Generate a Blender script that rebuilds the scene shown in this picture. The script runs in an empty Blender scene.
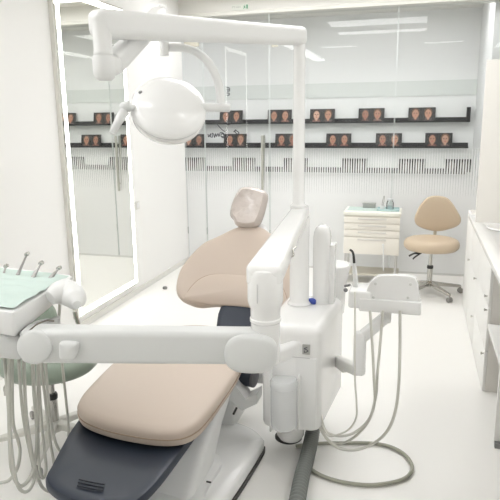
import bpy, bmesh, math, random
from mathutils import Vector, Matrix, Euler
random.seed(4)
C = bpy.context.scene.collection
PI = math.pi
WORLD = {}

# ------------------------------------------------------------------ camera model
VD = (421., 115.); VV = (285., 2850.); F = 592.; H = 1.7
def _basis():
    Y = Vector((VD[0]-250, 250-VD[1], -F)).normalized()
    Z = -Vector((VV[0]-250, 250-VV[1], -F)).normalized()
    Z = (Z - Y*Z.dot(Y)).normalized()
    return Y.cross(Z), Y, Z
BX, BY, BZ = _basis()
def ray(px, py):
    d = Vector((px-250, 250-py, -F))
    return Vector((BX.dot(d), BY.dot(d), BZ.dot(d)))
EYE = Vector((0, 0, H))
def at(px, py, X=None, Y=None, Z=None, D=None):
    d = ray(px, py)
    if X is not None: t = X/d.x
    elif Y is not None: t = Y/d.y
    elif Z is not None: t = (Z-H)/d.z
    else: t = D/F
    return EYE + d*t

# ------------------------------------------------------------------ materials
MATS = {}
def mat(name, col, rough=.5, metal=0., spec=.5, emit=None, es=0, coat=0., bump=None, trans=None):
    if name in MATS: return MATS[name]
    m = bpy.data.materials.new(name); m.use_nodes = True
    nt = m.node_tree; b = nt.nodes['Principled BSDF']
    b.inputs['Base Color'].default_value = (*col, 1)
    b.inputs['Roughness'].default_value = rough
    b.inputs['Metallic'].default_value = metal
    b.inputs['Specular IOR Level'].default_value = spec
    b.inputs['Coat Weight'].default_value = coat
    if emit:
        b.inputs['Emission Color'].default_value = (*emit, 1); b.inputs['Emission Strength'].default_value = es
    # slight procedural variation of the tone and roughness
    tc = nt.nodes.new('ShaderNodeTexCoord'); nz = nt.nodes.new('ShaderNodeTexNoise')
    nz.inputs['Scale'].default_value = 6; nz.inputs['Detail'].default_value = 3
    nt.links.new(tc.outputs['Object'], nz.inputs['Vector'])
    mr = nt.nodes.new('ShaderNodeMapRange')
    mr.inputs['To Min'].default_value = max(rough-.04, 0); mr.inputs['To Max'].default_value = rough+.04
    nt.links.new(nz.outputs['Fac'], mr.inputs['Value']); nt.links.new(mr.outputs['Result'], b.inputs['Roughness'])
    if bump:
        n2 = nt.nodes.new('ShaderNodeTexNoise'); n2.inputs['Scale'].default_value = bump[0]; n2.inputs['Detail'].default_value = 4
        nt.links.new(tc.outputs['Object'], n2.inputs['Vector'])
        bp = nt.nodes.new('ShaderNodeBump'); bp.inputs['Strength'].default_value = bump[1]; bp.inputs['Distance'].default_value = bump[2]
        nt.links.new(n2.outputs['Fac'], bp.inputs['Height']); nt.links.new(bp.outputs['Normal'], b.inputs['Normal'])
    MATS[name] = m
    return m
WALL = mat('wall_paint', (.86,.855,.835), .55, bump=(60,.05,.002))
CEIL = mat('ceiling_paint', (.80,.785,.74), .7)
SOFF = mat('soffit_paint', (.74,.73,.69), .6)
FLOOR = mat('floor_resin', (.84,.83,.80), .32, bump=(3,.02,.002))
FARW = mat('far_wall_paint', (.82,.82,.815), .6)
BAND = mat('far_wall_band', (.68,.70,.68), .6)
GREYB = mat('grey_base_strip', (.36,.36,.35), .6)
GLOSSW = mat('white_gloss_plastic', (.83,.83,.82), .22, coat=.3)
SATINW = mat('white_satin_plastic', (.76,.765,.755), .38)
GREYW = mat('pale_grey_plastic', (.66,.67,.66), .4)
LACQ = mat('white_lacquer', (.84,.835,.81), .5, spec=.3)
BEIGEP = mat('beige_panel', (.77,.745,.70), .5)
TOPW = mat('solid_white_top', (.87,.87,.85), .25)
CREAM = mat('cream_lacquer', (.83,.80,.73), .45)
CREAMD = mat('cream_handle', (.66,.64,.60), .4)
TAN = mat('tan_upholstery', (.53,.445,.375), .42, bump=(350,.12,.001))
TAN2 = mat('tan_stool_vinyl', (.58,.47,.345), .42, bump=(350,.12,.001))
SEAM = mat('tan_seam', (.38,.29,.21), .6)
HEADM = mat('wrapped_headrest', (.56,.50,.46), .28, coat=.4, bump=(14,.7,.012))
NAVY = mat('navy_shell', (.026,.034,.052), .42)
NAVYD = mat('navy_dark', (.012,.016,.028), .5)
RUBBER = mat('dark_rubber', (.05,.048,.045), .6)
BLACK = mat('black_plastic', (.02,.02,.02), .45)
LEDGE = mat('black_ledge', (.016,.016,.018), .5)
CHROME = mat('chrome', (.52,.51,.48), .22, metal=1)
STEEL = mat('brushed_steel', (.36,.355,.34), .32, metal=1)
SAGE = mat('sage_vinyl', (.27,.325,.265), .4, bump=(300,.1,.001))
MINT = mat('mint_paper', (.52,.62,.575), .8)
TEAL = mat('teal_tray', (.50,.66,.66), .4)
HOSE = mat('grey_hose', (.50,.50,.455), .45)
HOSEP = mat('pale_hose', (.60,.59,.54), .45)
CABLE = mat('olive_grey_cable', (.33,.33,.27), .5)
CORR = mat('corrugated_grey_hose', (.17,.18,.17), .5)
BLUE = mat('blue_plastic', (.05,.09,.42), .35)
BONE = mat('bone_base', (.66,.65,.60), .4)
GREYM = mat('grey_mark', (.22,.22,.22), .5)
INK = mat('dark_ink', (.06,.06,.07), .6)
LEDM = mat('led_strip', (1,1,1), .5, emit=(1,.98,.95), es=5.5)
LAMPM = mat('ceiling_panel_light', (1,1,1), .5, emit=(.985,.985,1), es=6.5)
FILLC = mat('corridor_fill_panel', (1,1,1), .5, emit=(.985,.985,1), es=6.8)  # emitter of the added corridor fill panels
FILLS = mat('side_fill_panel', (1,1,1), .5, emit=(.985,.985,1), es=9.6)  # emitter of the added fill strip along the left wall
FILLN = mat('soft_fill_panel', (1,1,1), .5, emit=(.985,.985,1), es=9.5)  # emitter of the added fill strip near the glass
GREEN = mat('sign_green', (.05,.30,.14), .5)
SIGNW = mat('sign_plate', (.72,.74,.68), .5)
EDGE = mat('glass_edge', (.66,.70,.68), .3)
YEL = mat('yellow_plastic', (.75,.6,.2), .5)

def mirror_mat():
    m = bpy.data.materials.new('mirror_silver'); m.use_nodes = True
    b = m.node_tree.nodes['Principled BSDF']
    b.inputs['Base Color'].default_value = (.87,.875,.84,1); b.inputs['Metallic'].default_value = 1; b.inputs['Roughness'].default_value = .012
    return m
MIRROR = mirror_mat()
def glass_mat(name, tint=(.965,.975,.97), refl=1.0, base=.0):
    m = bpy.data.materials.new(name); m.use_nodes = True
    nt = m.node_tree; nt.nodes.clear()
    o = nt.nodes.new('ShaderNodeOutputMaterial'); mx = nt.nodes.new('ShaderNodeMixShader')
    t = nt.nodes.new('ShaderNodeBsdfTransparent'); g = nt.nodes.new('ShaderNodeBsdfGlossy'); fr = nt.nodes.new('ShaderNodeFresnel')
    fr.inputs['IOR'].default_value = 1.34
    t.inputs['Color'].default_value = (*tint,1); g.inputs['Roughness'].default_value = .02; g.inputs['Color'].default_value = (refl,refl,refl,1)
    nt.links.new(fr.outputs[0], mx.inputs[0]); nt.links.new(t.outputs[0], mx.inputs[1]); nt.links.new(g.outputs[0], mx.inputs[2])
    nt.links.new(mx.outputs[0], o.inputs[0])
    return m
GLASS = glass_mat('clear_glass')
def canister_mat():
    m = bpy.data.materials.new('frosted_canister'); m.use_nodes = True
    nt = m.node_tree; nt.nodes.clear()
    o = nt.nodes.new('ShaderNodeOutputMaterial'); mx = nt.nodes.new('ShaderNodeMixShader'); mx.inputs[0].default_value = .55
    t = nt.nodes.new('ShaderNodeBsdfTransparent'); t.inputs[0].default_value = (.93,.94,.94,1)
    b = nt.nodes.new('ShaderNodeBsdfPrincipled'); b.inputs['Base Color'].default_value = (.86,.87,.87,1); b.inputs['Roughness'].default_value = .15
    nt.links.new(t.outputs[0], mx.inputs[1]); nt.links.new(b.outputs[0], mx.inputs[2]); nt.links.new(mx.outputs[0], o.inputs[0])
    return m
CANI = canister_mat()

def N(nt, op, a, b=None, c=None):
    n = nt.nodes.new('ShaderNodeMath'); n.operation = op
    for i, v in enumerate((a, b, c)):
        if v is None: continue
        if isinstance(v, (int, float)): n.inputs[i].default_value = v
        else: nt.links.new(v, n.inputs[i])
    return n.outputs[0]
def film_mat():
    """frosted film: fine vertical white stripes that widen downwards into an even milky film"""
    m = bpy.data.materials.new('striped_frost_film'); m.use_nodes = True
    nt = m.node_tree; nt.nodes.clear()
    o = nt.nodes.new('ShaderNodeOutputMaterial'); mx = nt.nodes.new('ShaderNodeMixShader')
    tc = nt.nodes.new('ShaderNodeTexCoord'); sp = nt.nodes.new('ShaderNodeSeparateXYZ'); geo = nt.nodes.new('ShaderNodeNewGeometry')
    nt.links.new(geo.outputs['Position'], sp.inputs[0])
    x, z = sp.outputs['X'], sp.outputs['Z']
    fx = N(nt, 'FRACT', N(nt, 'DIVIDE', N(nt, 'ADD', x, 20), .0262))
    d = N(nt, 'ABSOLUTE', N(nt, 'SUBTRACT', fx, .5))                 # 0 .. .5
    cov = nt.nodes.new('ShaderNodeMapRange'); nt.links.new(z, cov.inputs['Value'])
    cov.inputs['From Min'].default_value = 1.36; cov.inputs['From Max'].default_value = .84
    cov.inputs['To Min'].default_value = .12; cov.inputs['To Max'].default_value = .52
    inside = N(nt, 'SUBTRACT', cov.outputs[0], d)
    mask = nt.nodes.new('ShaderNodeMapRange'); nt.links.new(inside, mask.inputs['Value'])
    mask.inputs['From Min'].default_value = -.02; mask.inputs['From Max'].default_value = .02
    mask.inputs['To Max'].default_value = .90
    nt.links.new(mask.outputs[0], mx.inputs[0])
    t = nt.nodes.new('ShaderNodeBsdfTransparent')
    ms = nt.nodes.new('ShaderNodeMixShader'); ms.inputs[0].default_value = .25
    df = nt.nodes.new('ShaderNodeBsdfDiffuse'); df.inputs[0].default_value = (.97,.975,.97,1)
    tl = nt.nodes.new('ShaderNodeBsdfTranslucent'); tl.inputs[0].default_value = (.97,.975,.97,1)
    nt.links.new(df.outputs[0], ms.inputs[1]); nt.links.new(tl.outputs[0], ms.inputs[2])
    nt.links.new(t.outputs[0], mx.inputs[1]); nt.links.new(ms.outputs[0], mx.inputs[2]); nt.links.new(mx.outputs[0], o.inputs[0])
    return m
FILM = film_mat()

def card_mat(grey=False):
    """printed card: two bust portraits side by side on near-black"""
    m = bpy.data.materials.new('portrait_print'); m.use_nodes = True
    nt = m.node_tree; b = nt.nodes['Principled BSDF']; b.inputs['Roughness'].default_value = .45
    tc = nt.nodes.new('ShaderNodeTexCoord'); sp = nt.nodes.new('ShaderNodeSeparateXYZ')
    nt.links.new(tc.outputs['Generated'], sp.inputs[0]); x, z = sp.outputs['X'], sp.outputs['Z']
    oi = nt.nodes.new('ShaderNodeObjectInfo'); R = oi.outputs['Random']
    xx = N(nt, 'MULTIPLY', x, 2.0); X2 = N(nt, 'MULTIPLY', z, 1.0)
    def ell(cx, cy, rx, ry, soft=.12):
        ax = N(nt, 'DIVIDE', N(nt, 'SUBTRACT', xx, cx), rx); ay = N(nt, 'DIVIDE', N(nt, 'SUBTRACT', X2, cy), ry)
        r = N(nt, 'SQRT', N(nt, 'ADD', N(nt, 'MULTIPLY', ax, ax), N(nt, 'MULTIPLY', ay, ay)))
        mr = nt.nodes.new('ShaderNodeMapRange'); nt.links.new(r, mr.inputs['Value'])
        mr.inputs['From Min'].default_value = 1+soft; mr.inputs['From Max'].default_value = 1-soft
        return mr.outputs[0]
    col = None
    def over(base, c, mask):
        n = nt.nodes.new('ShaderNodeMix'); n.data_type = 'RGBA'; nt.links.new(mask, n.inputs['Factor'])
        if isinstance(base, tuple): n.inputs['A'].default_value = (*base,1)
        else: nt.links.new(base, n.inputs['A'])
        if isinstance(c, tuple): n.inputs['B'].default_value = (*c,1)
        else: nt.links.new(c, n.inputs['B'])
        return n.outputs['Result']
    def ramp(fac, cols):
        r = nt.nodes.new('ShaderNodeValToRGB'); nt.links.new(fac, r.inputs[0])
        e = r.color_ramp.elements
        while len(e) < len(cols): e.new(.5)
        for i, c in enumerate(cols): e[i].position = i/(len(cols)-1); e[i].color = (*c,1)
        return r.outputs[0]
    col = (.012,.010,.010)
    for k, cx in enumerate((.53, 1.47)):
        rr = N(nt, 'FRACT', N(nt, 'ADD', N(nt, 'MULTIPLY', R, 7.3+k*5.1), .37*k))
        r2 = N(nt, 'FRACT', N(nt, 'MULTIPLY', rr, 5.7))
        hair = ramp(rr, [(.012,.008,.006),(.05,.02,.01),(.14,.07,.03),(.02,.012,.01),(.16,.13,.11)])
        skin = ramp(r2, [(.42,.21,.135),(.52,.27,.18),(.27,.115,.07),(.60,.36,.26)])
        cloth = ramp(rr, [(.16,.04,.03),(.25,.15,.12),(.03,.03,.04),(.22,.11,.08)])
        col = over(col, cloth, ell(cx, -.02, .34, .24))
        col = over(col, hair, ell(cx, .60, .31, .38))
        col = over(col, skin, ell(cx, .22, .09, .16))
        col = over(col, skin, ell(cx, .51, .235, .33))
        for s in (-1, 1):
            col = over(col, (.07,.035,.03), ell(cx+s*.10, .57, .055, .035, .3))
        col = over(col, (.40,.17,.12), ell(cx, .47, .03, .06, .4))
        col = over(col, (.42,.08,.07), ell(cx, .35, .065, .028, .3))
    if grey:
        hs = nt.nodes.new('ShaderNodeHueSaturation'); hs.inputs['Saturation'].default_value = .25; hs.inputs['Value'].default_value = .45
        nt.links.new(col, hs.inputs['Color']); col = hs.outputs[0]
    nt.links.new(col, b.inputs['Base Color'])
    return m
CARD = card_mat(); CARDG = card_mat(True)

# ------------------------------------------------------------------ mesh helpers
def newbm(): return bmesh.new()
def add_box(bm, x0, x1, y0, y1, z0, z1, r=0, seg=3, M=None):
    vs = [bm.verts.new((x, y, z)) for x in (x0, x1) for y in (y0, y1) for z in (z0, z1)]
    idx = [(0,1,3,2),(4,6,7,5),(0,4,5,1),(2,3,7,6),(0,2,6,4),(1,5,7,3)]
    fs = [bm.faces.new([vs[i] for i in f]) for f in idx]
    geom = vs
    if r:
        es = list({e for f in fs for e in f.edges})
        res = bmesh.ops.bevel(bm, geom=es, offset=r, segments=seg, profile=.5, affect='EDGES')
        geom = list({v for v in vs if v.is_valid} | {v for v in res['verts'] if v.is_valid})
    if M is not None:
        for v in geom: v.co = M @ v.co
    return bm
def catmull(pts, n=8, closed=False):
    pts = [Vector(p) for p in pts]; out = []
    L = len(pts); rng = range(L) if closed else range(L-1)
    for i in rng:
        if closed: p0, p1, p2, p3 = pts[i-1], pts[i], pts[(i+1)%L], pts[(i+2)%L]
        else:
            p1, p2 = pts[i], pts[i+1]
            p0 = pts[i-1] if i else p1*2-p2
            p3 = pts[i+2] if i+2 < L else p2*2-p1
        for k in range(n):
            t = k/n
            out.append(.5*((2*p1)+(p2-p0)*t+(2*p0-5*p1+4*p2-p3)*t*t+(3*p1-p0-3*p2+p3)*t**3))
    if not closed: out.append(pts[-1])
    return out
def skin_rings(bm, rings, cap0=True, cap1=True, closed=False):
    R = [[bm.verts.new(p) for p in r] for r in rings]; n = len(R[0])
    for a, b in zip(R, R[1:] + ([R[0]] if closed else [])):
        for i in range(n):
            bm.faces.new((a[i], a[(i+1)%n], b[(i+1)%n], b[i]))
    if not closed:
        if cap0: bm.faces.new(list(reversed(R[0])))
        if cap1: bm.faces.new(R[-1])
    return R
def add_tube(bm, pts, r, seg=12, n=8, smooth=True, closed=False):
    """r: number or list per control point"""
    ctrl = [Vector(p) for p in pts]
    P = catmull(ctrl, n, closed) if smooth and len(ctrl) > 2 else ctrl
    if isinstance(r, (int, float)): rad = [r]*len(P)
    else:
        rad = []
        for i in range(len(P)):
            t = i/(len(P)-1)*(len(r)-1); k = min(int(t), len(r)-2); rad.append(r[k]+(r[k+1]-r[k])*(t-k))
    L = len(P); rings = []; nrm = None
    for i, p in enumerate(P):
        if closed: tg = (P[(i+1)%L]-P[i-1]).normalized()
        else: tg = (P[min(i+1, L-1)]-P[max(i-1, 0)]).normalized()
        if nrm is None:
            up = Vector((0,0,1)) if abs(tg.z) < .9 else Vector((1,0,0))
            nrm = tg.cross(up).normalized()
        nrm = (nrm - tg*nrm.dot(tg)).normalized(); bi = tg.cross(nrm)
        rings.append([p + rad[i]*(math.cos(a)*nrm+math.sin(a)*bi) for a in [2*PI*k/seg for k in range(seg)]])
    skin_rings(bm, rings, closed=closed)
    return bm
def axis_matrix(origin, axis, xdir=None):
    z = Vector(axis).normalized()
    x = Vector(xdir) if xdir is not None else (Vector((1,0,0)) if abs(z.x) < .9 else Vector((0,1,0)))
    x = (x - z*x.dot(z)).normalized(); y = z.cross(x)
    M = Matrix((x, y, z)).transposed().to_4x4(); M.translation = Vector(origin)
    return M
def add_lathe(bm, prof, M=None, seg=32, sx=1, sy=1):
    M = M or Matrix.Identity(4)
    rings = [[M @ Vector((r*sx*math.cos(2*PI*k/seg), r*sy*math.sin(2*PI*k/seg), z)) for k in range(seg)] for r, z in prof]
    skin_rings(bm, rings, cap0=prof[0][0] > 1e-4 or True, cap1=True)
    return bm
def inset(poly, d):
    n = len(poly); out = []
    area = sum(poly[i][0]*poly[(i+1)%n][1]-poly[(i+1)%n][0]*poly[i][1] for i in range(n))
    s = 1 if area > 0 else -1
    for i in range(n):
        a, b, c = poly[i-1], poly[i], poly[(i+1)%n]
        tx, ty = c[0]-a[0], c[1]-a[1]; l = math.hypot(tx, ty) or 1
        out.append((b[0]-s*d*ty/l, b[1]+s*d*tx/l))
    return out
def add_slab(bm, outline, prof, M=None, crown=0, rings_in=5, n=6, smooth=True, warp=None):
    """outline 2D, prof list of (inset, height) bottom to top; crown adds a domed top"""
    M = M or Matrix.Identity(4)
    o = [(p.x, p.y) for p in catmull([(x, y, 0) for x, y in outline], n, True)] if smooth else list(outline)
    cx = sum(p[0] for p in o)/len(o); cy = sum(p[1] for p in o)/len(o)
    rings = []
    for ins, h in prof:
        rings.append([(x, y, h) for x, y in inset(o, ins)])
    if crown is not None:
        last = rings[-1]; h = prof[-1][1]
        for k in range(1, rings_in+1):
            s = 1-k/(rings_in+.3); rings.append([(cx+(x-cx)*s, cy+(y-cy)*s, h+crown*(1-s*s)) for x, y, _ in last])
    W = (lambda p: p) if warp is None else warp
    skin_rings(bm, [[M @ Vector(W(p)) for p in r] for r in rings])
    return bm
def rrect(w, h, r, k=5):
    pts = []
    r = min(r, w/2-1e-4, h/2-1e-4)
    for cx, cy, a0 in ((w/2-r, h/2-r, 0), (-w/2+r, h/2-r, PI/2), (-w/2+r, -h/2+r, PI), (w/2-r, -h/2+r, 1.5*PI)):
        for i in range(k+1):
            a = a0+PI/2*i/k; pts.append((cx+r*math.cos(a), cy+r*math.sin(a)))
    return pts
def add_beam(bm, p0, p1, w0, h0, w1, h1, r=.02, up=(0,0,1), round0=.02, round1=.02):
    p0, p1 = Vector(p0), Vector(p1); ax = (p1-p0); L = ax.length; ax.normalize()
    side = ax.cross(Vector(up)).normalized(); u = side.cross(ax)
    rings = []
    st = []
    for k in range(4,-1,-1): a = PI/2*k/4; st.append((round0*(1-math.sin(a)), -round0*(1-math.cos(a))))
    st2 = [(L-round1*(1-math.sin(a)), -round1*(1-math.cos(a))) for a in [PI/2*k/4 for k in range(5)]]
    for t, dd in st+st2:
        f = t/L; w = w0+(w1-w0)*f+2*dd; h = h0+(h1-h0)*f+2*dd
        rings.append([p0+ax*t+side*x+u*y for x, y in rrect(max(w,.004), max(h,.004), max(min(r+dd, r), .0015))])
    skin_rings(bm, rings)
    return bm

def finish(name, bm, m, angle=38, doublesided=False):
    bmesh.ops.remove_doubles(bm, verts=bm.verts, dist=1e-6)
    bmesh.ops.recalc_face_normals(bm, faces=bm.faces)
    me = bpy.data.meshes.new(name); bm.to_mesh(me); bm.free()
    me.materials.append(m)
    me.polygons.foreach_set('use_smooth', [True]*len(me.polygons))
    me.set_sharp_from_angle(angle=math.radians(angle))
    return me
def obj(name, bm, m, parent=None, angle=38, label=None):
    me = finish(name, bm, m, angle)
    c = Vector((0,0,0)); vs = me.vertices
    lo = Vector([min(v.co[i] for v in vs) for i in range(3)]); hi = Vector([max(v.co[i] for v in vs) for i in range(3)])
    c = Vector(((lo.x+hi.x)/2, (lo.y+hi.y)/2, lo.z))
    me.transform(Matrix.Translation(-c))
    o = bpy.data.objects.new(name, me); C.objects.link(o)
    WORLD[o.name] = c
    if parent is not None:
        o.parent = parent; o.location = c - WORLD[parent.name]
    else: o.location = c
    if label: o['label'] = label
    return o
def thing(name, label, cat, loc, group=None):
    o = bpy.data.objects.new(name, None); C.objects.link(o); o.location = loc; WORLD[o.name] = Vector(loc)
    o.empty_display_size = .1
    o['label'] = label; o['category'] = cat
    if group: o['group'] = group
    return o
def tag(o, label, cat, group=None):
    o['label'] = label; o['category'] = cat
    if group: o['group'] = group
    return o
def struct(name, bm, m, angle=30):
    o = obj(name, bm, m, None, angle); o['kind'] = 'structure'; return o
def box_obj(name, dims, m, parent=None, r=0, label=None):
    b = newbm(); add_box(b, *dims, r=r); return obj(name, b, m, parent, label=label)

# ================================================================== SETTING
XL, YG, ZC = -2.64, 6.55, 2.98
YF = 8.2
def sbox(name, *d, m=WALL, r=0):
    b = newbm(); add_box(b, *d, r=r); return struct(name, b, m)
sbox('floor', -5.2, 3.0, -1.7, YF+.1, -.1, 0, m=FLOOR)
sbox('ceiling', -5.2, 3.0, -1.7, YF+.1, ZC, ZC+.1, m=CEIL)
sbox('wall_left', XL-.12, XL, -1.6, YG, 0, ZC)
sbox('wall_right', 1.75, 1.87, -1.6, YG+.04, 0, ZC)
sbox('wall_rear', XL-.12, 1.87, -1.7, -1.6, 0, ZC)
sbox('wall_far', -5.2, 3.0, YF, YF+.1, 0, ZC, m=FARW)
sbox('wall_corridor_left', -5.2, -5.1, YG-.1, YF, 0, ZC, m=FARW)
sbox('wall_corridor_right', .66, .76, YG+.12, YF, 0, ZC, m=FARW)
sbox('wall_corridor_near', -5.2, XL-.12, YG-.1, YG, 0, ZC, m=FARW)
b = newbm(); add_box(b, XL, 1.75, YG-.05, YG+.15, 2.81, ZC); struct('trim_1', b, SOFF)
b = newbm(); add_box(b, XL, 1.75, YG-.09, YG+.12, 2.775, 2.812, r=.004); struct('trim_2', b, mat('rail_metal', (.62,.61,.56), .45))
b = newbm(); add_box(b, XL, 1.75, YG-.01, YG+.03, 0, .022); struct('trim_3', b, mat('floor_channel', (.70,.70,.68), .4))
b = newbm(); add_box(b, -5.1, .66, YF-.012, YF, 1.94, 2.13); struct('trim_4', b, BAND)
b = newbm(); add_box(b, -5.1, .66, YF-.015, YF, 0, .10); struct('baseboard_far', b, GREYB)
b = newbm(); add_box(b, XL, XL+.012, -1.6, YG, 0, .055); struct('baseboard_left', b, mat('baseboard_white', (.74,.73,.69), .5))
# tall divider beside the counter
b = newbm(); add_box(b, .435, 1.75, 4.72, 4.76, .90, 2.08, r=.003); struct('wall_divider', b, mat('divider_panel', (.80,.78,.735), .5))

# glass partition: fixed panes, hinged door, sliding pane behind
def pane(name, x0, x1, y, z0, z1, th=.008):
    b = newbm(); add_box(b, x0, x1, y, y+th, z0, z1); o = struct(name, b, GLASS)
    e = newbm()
    for xe in (x0, x1):
        add_box(e, xe-.0018, xe+.0018, y-.001, y+th+.001, z0, z1)
    obj('edge_strip', e, EDGE, o)
    f = newbm()
    v = [f.verts.new(p) for p in ((x0+.004, y-.0015, z0), (x1-.004, y-.0015, z0), (x1-.004, y-.0015, 1.36), (x0+.004, y-.0015, 1.36))]
    f.faces.new(v); obj('striped_film', f, FILM, o)
    return o
pane('window_1', XL+.01, -2.395, YG, .02, 2.78)
dr = pane('door_1', -2.385, -1.625, YG, .02, 2.78)
pane('window_2', -1.615, -.27, YG, .02, 2.78)
pane('window_3', -.262, 1.74, YG, .02, 2.78)
for xa, xb in ((184,198),(271.5,277.5)):
    q0, q1 = at(xa,47,Y=YG-.012), at(xb,41,Y=YG-.012)
    b = newbm(); add_box(b, q0.x, q1.x, YG-.014, YG+.022, q0.z, q1.z, r=.003, seg=2); obj('patch_fitting', b, mat('fitting_metal', (.60,.57,.48), .4, metal=.2), dr)
# long bar handle of the door, one bar on each side of the glass
for yy in (YG-.045, YG+.045):
    b = newbm(); add_tube(b, [(-1.695, yy, .84), (-1.695, yy, 1.50)], .014, smooth=False)
    for z in (.93, 1.41): add_tube(b, [(-1.695, yy, z), (-1.695, YG+.004, z)], .008, smooth=False)
    obj('door_handle', b, mat('handle_steel', (.52,.52,.47), .35, metal=.6), dr)

# fire exit plate on the soffit
t = thing('exit_sign', 'small pale exit plate with green pictogram on beam above glass', 'sign', (-1.90, YG-.062, 2.825))
box_obj('plate', (-2.02, -1.83, YG-.062, YG-.052, 2.823, 2.883), SIGNW, t)
b = newbm()
def stroke(bm, pts, w, y, th=.002):
    add_tube(bm, [(x, y, z) for x, z in pts], w/2, seg=6, smooth=len(pts) > 2, n=4)
yy = YG-.063
stroke(b, [(-1.885,2.835),(-1.875,2.85),(-1.872,2.862)], .008, yy); stroke(b, [(-1.872,2.85),(-1.862,2.838)], .007, yy)
stroke(b, [(-1.885,2.862),(-1.862,2.858)], .006, yy); stroke(b, [(-1.870,2.872),(-1.868,2.872)], .010, yy)
add_box(b, -1.853, -1.838, yy-.001, yy+.001, 2.834, 2.874)
obj('pictogram', b, GREEN, t)
b = newbm()
for k in range(5): stroke(b, [(-2.01+k*.022, 2.846), (-2.01+k*.022, 2.862)], .004, yy)
stroke(b, [(-2.01,2.862),(-1.98,2.862)], .004, yy); stroke(b, [(-1.965,2.854),(-1.925,2.854)], .004, yy)
obj('lettering', b, mat('sign_grey', (.45,.47,.43), .5), t)

# handwriting on the glass, seen from behind
gt = thing('glass_lettering', 'dark handwritten lettering on the glass door, reversed as seen from behind', 'lettering', at(218,136,Y=YG-.004))
def wr(pts, r=.0045):
    b = newbm(); add_tube(b, [at(px, py, Y=YG-.004) for px, py in pts], r*1.25, seg=6, n=5); obj('stroke', b, INK, gt)
wr([(224.5,135.5),(222,133.5),(221,136),(223,137.5),(224,134),(220.5,132.5),(219,136.5),(218,133.5),(216.5,136.5),(215.5,133.6),(214.6,137.5),(213.5,134),(212,133.5),(212.5,137),(210.5,136.5),(210.6,133.6),(208.8,137),(208,134)])
wr([(216,122.5),(219,126.5),(222.5,130),(225,131.6)], .0035)
wr([(222,136),(224,138),(226,137.5)], .004)
wr([(226.4,123.8),(228,124.6),(230,123.9),(230.2,122)], .005)
wr([(233.6,132),(235.5,130.5),(237.5,131.5),(239,133),(237,134),(234.8,131.2),(236,129.6)], .0045)
wr([(226.4,87.6),(229.2,88),(229.2,91),(227,91)], .0045)
wr([(229.2,89.6),(226.6,89.6)], .004)
wr([(226.6,93),(229.3,93.4),(228.6,95.2),(226.8,95.4)], .0045)

# ledges and portrait cards on the far wall
def ledge(z0, z1, label, end=False):
    t = thing('picture_ledge', label, 'shelf', (-2, YF, z0), 'picture ledges on the far wall')
    box_obj('back_plate', (-5.0, .60, YF-.012, YF, z0, z1), LEDGE, t)
    box_obj('shelf_board', (-5.0, .60, YF-.09, YF-.012, z0, z0+.014), LEDGE, t)
    box_obj('front_lip', (-5.0, .60, YF-.10, YF-.09, z0, z0+.020), LEDGE, t)
    if end: box_obj('end_plate', (.555, .60, YF-.09, YF-.012, z0+.014, z0+.185), LEDGE, t)
ledge(1.606, 1.668, 'long black picture ledge at the top of the far white wall', True)
ledge(1.280, 1.346, 'long black picture ledge, middle of three on the far wall')
ledge(.950, 1.012, 'lowest long black picture ledge, behind the striped frosted film')
def make_card(m=None):
    b = newbm()
    add_box(b, -.168, .168, -.004, .004, 0, .168)
    M = Matrix.Rotation(math.radians(-12), 4, 'X')
    for v in b.verts: v.co = M @ v.co
    return finish('portrait_card', b, m or CARD)
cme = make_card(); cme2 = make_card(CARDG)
ordn = ['leftmost', 'second from the left', 'third from the left', 'fourth from the left', 'fifth from the left', 'sixth from the left', 'seventh from the left', 'eighth from the left', 'ninth from the left', 'rightmost']
def cards(xs, z, row, me=None):
    n = len(xs)
    for i, x in enumerate(xs):
        o = bpy.data.objects.new('portrait_card', me or cme); C.objects.link(o)
        o.location = (x, YF-.072, z)
        pos = 'rightmost' if i == n-1 else ordn[i]
        tag(o, 'dark card with two portrait faces, %s on the %s black ledge' % (pos, row), 'picture', 'portrait cards on the %s ledge' % row)
cards([-2.57, -1.87, -1.28, -.63, .01], 1.630, 'top')
cards([-3.14, -2.515, -1.765, -1.055, -.395, .235], 1.306, 'middle')
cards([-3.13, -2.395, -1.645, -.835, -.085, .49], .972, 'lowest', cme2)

# ceiling lights mirrored in the glass, then added fill panels
def light(x0, x1, y0, y1, label, m=LAMPM):
    t = thing('ceiling_light', label, 'ceiling light', ((x0+x1)/2, (y0+y1)/2, ZC-.05), 'recessed ceiling lights')
    b = newbm()
    add_box(b, x0-.02, x1+.02, y0-.02, y0, ZC-.035, ZC-.001); add_box(b, x0-.02, x1+.02, y1, y1+.02, ZC-.035, ZC-.001)
    add_box(b, x0-.02, x0, y0, y1, ZC-.035, ZC-.001); add_box(b, x1, x1+.02, y0, y1, ZC-.035, ZC-.001)
    obj('frame', b, SATINW, t)
    box_obj('diffuser', (x0, x1, y0, y1, ZC-.025, ZC-.005), m, t)
light(-1.30, .02, 3.15, 3.55, 'long glowing ceiling light in front of the dental lamp pole')
light(-1.30, .02, 4.05, 4.65, 'wide glowing ceiling light nearest to the glass partition')
light(-1.85, -1.20, 1.45, 1.70, 'short glowing ceiling light above the delivery tray')
light(.0, .65, 1.45, 1.70, 'short glowing ceiling light above the counter end')
light(1.28, 1.65, .3, 3.2, 'added long glowing fill panel above the right-hand counter')  # added for softer room light, sited beside the reflected view
light(-2.45, -2.15, -1.2, 2.4, 'added long glowing fill panel along the left wall behind the viewer', FILLS)  # added to light the vertical faces from the left
light(-2.35, .9, 5.75, 6.10, 'added long glowing fill panel close in front of the glass beam', FILLN)  # added to brighten the back zone, sited where the glass cannot mirror it
light(-1.9, .58, 6.8, 7.2, 'added glowing fill panel in the corridor, right one', FILLC)  # added to light the corridor and its far wall
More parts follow.
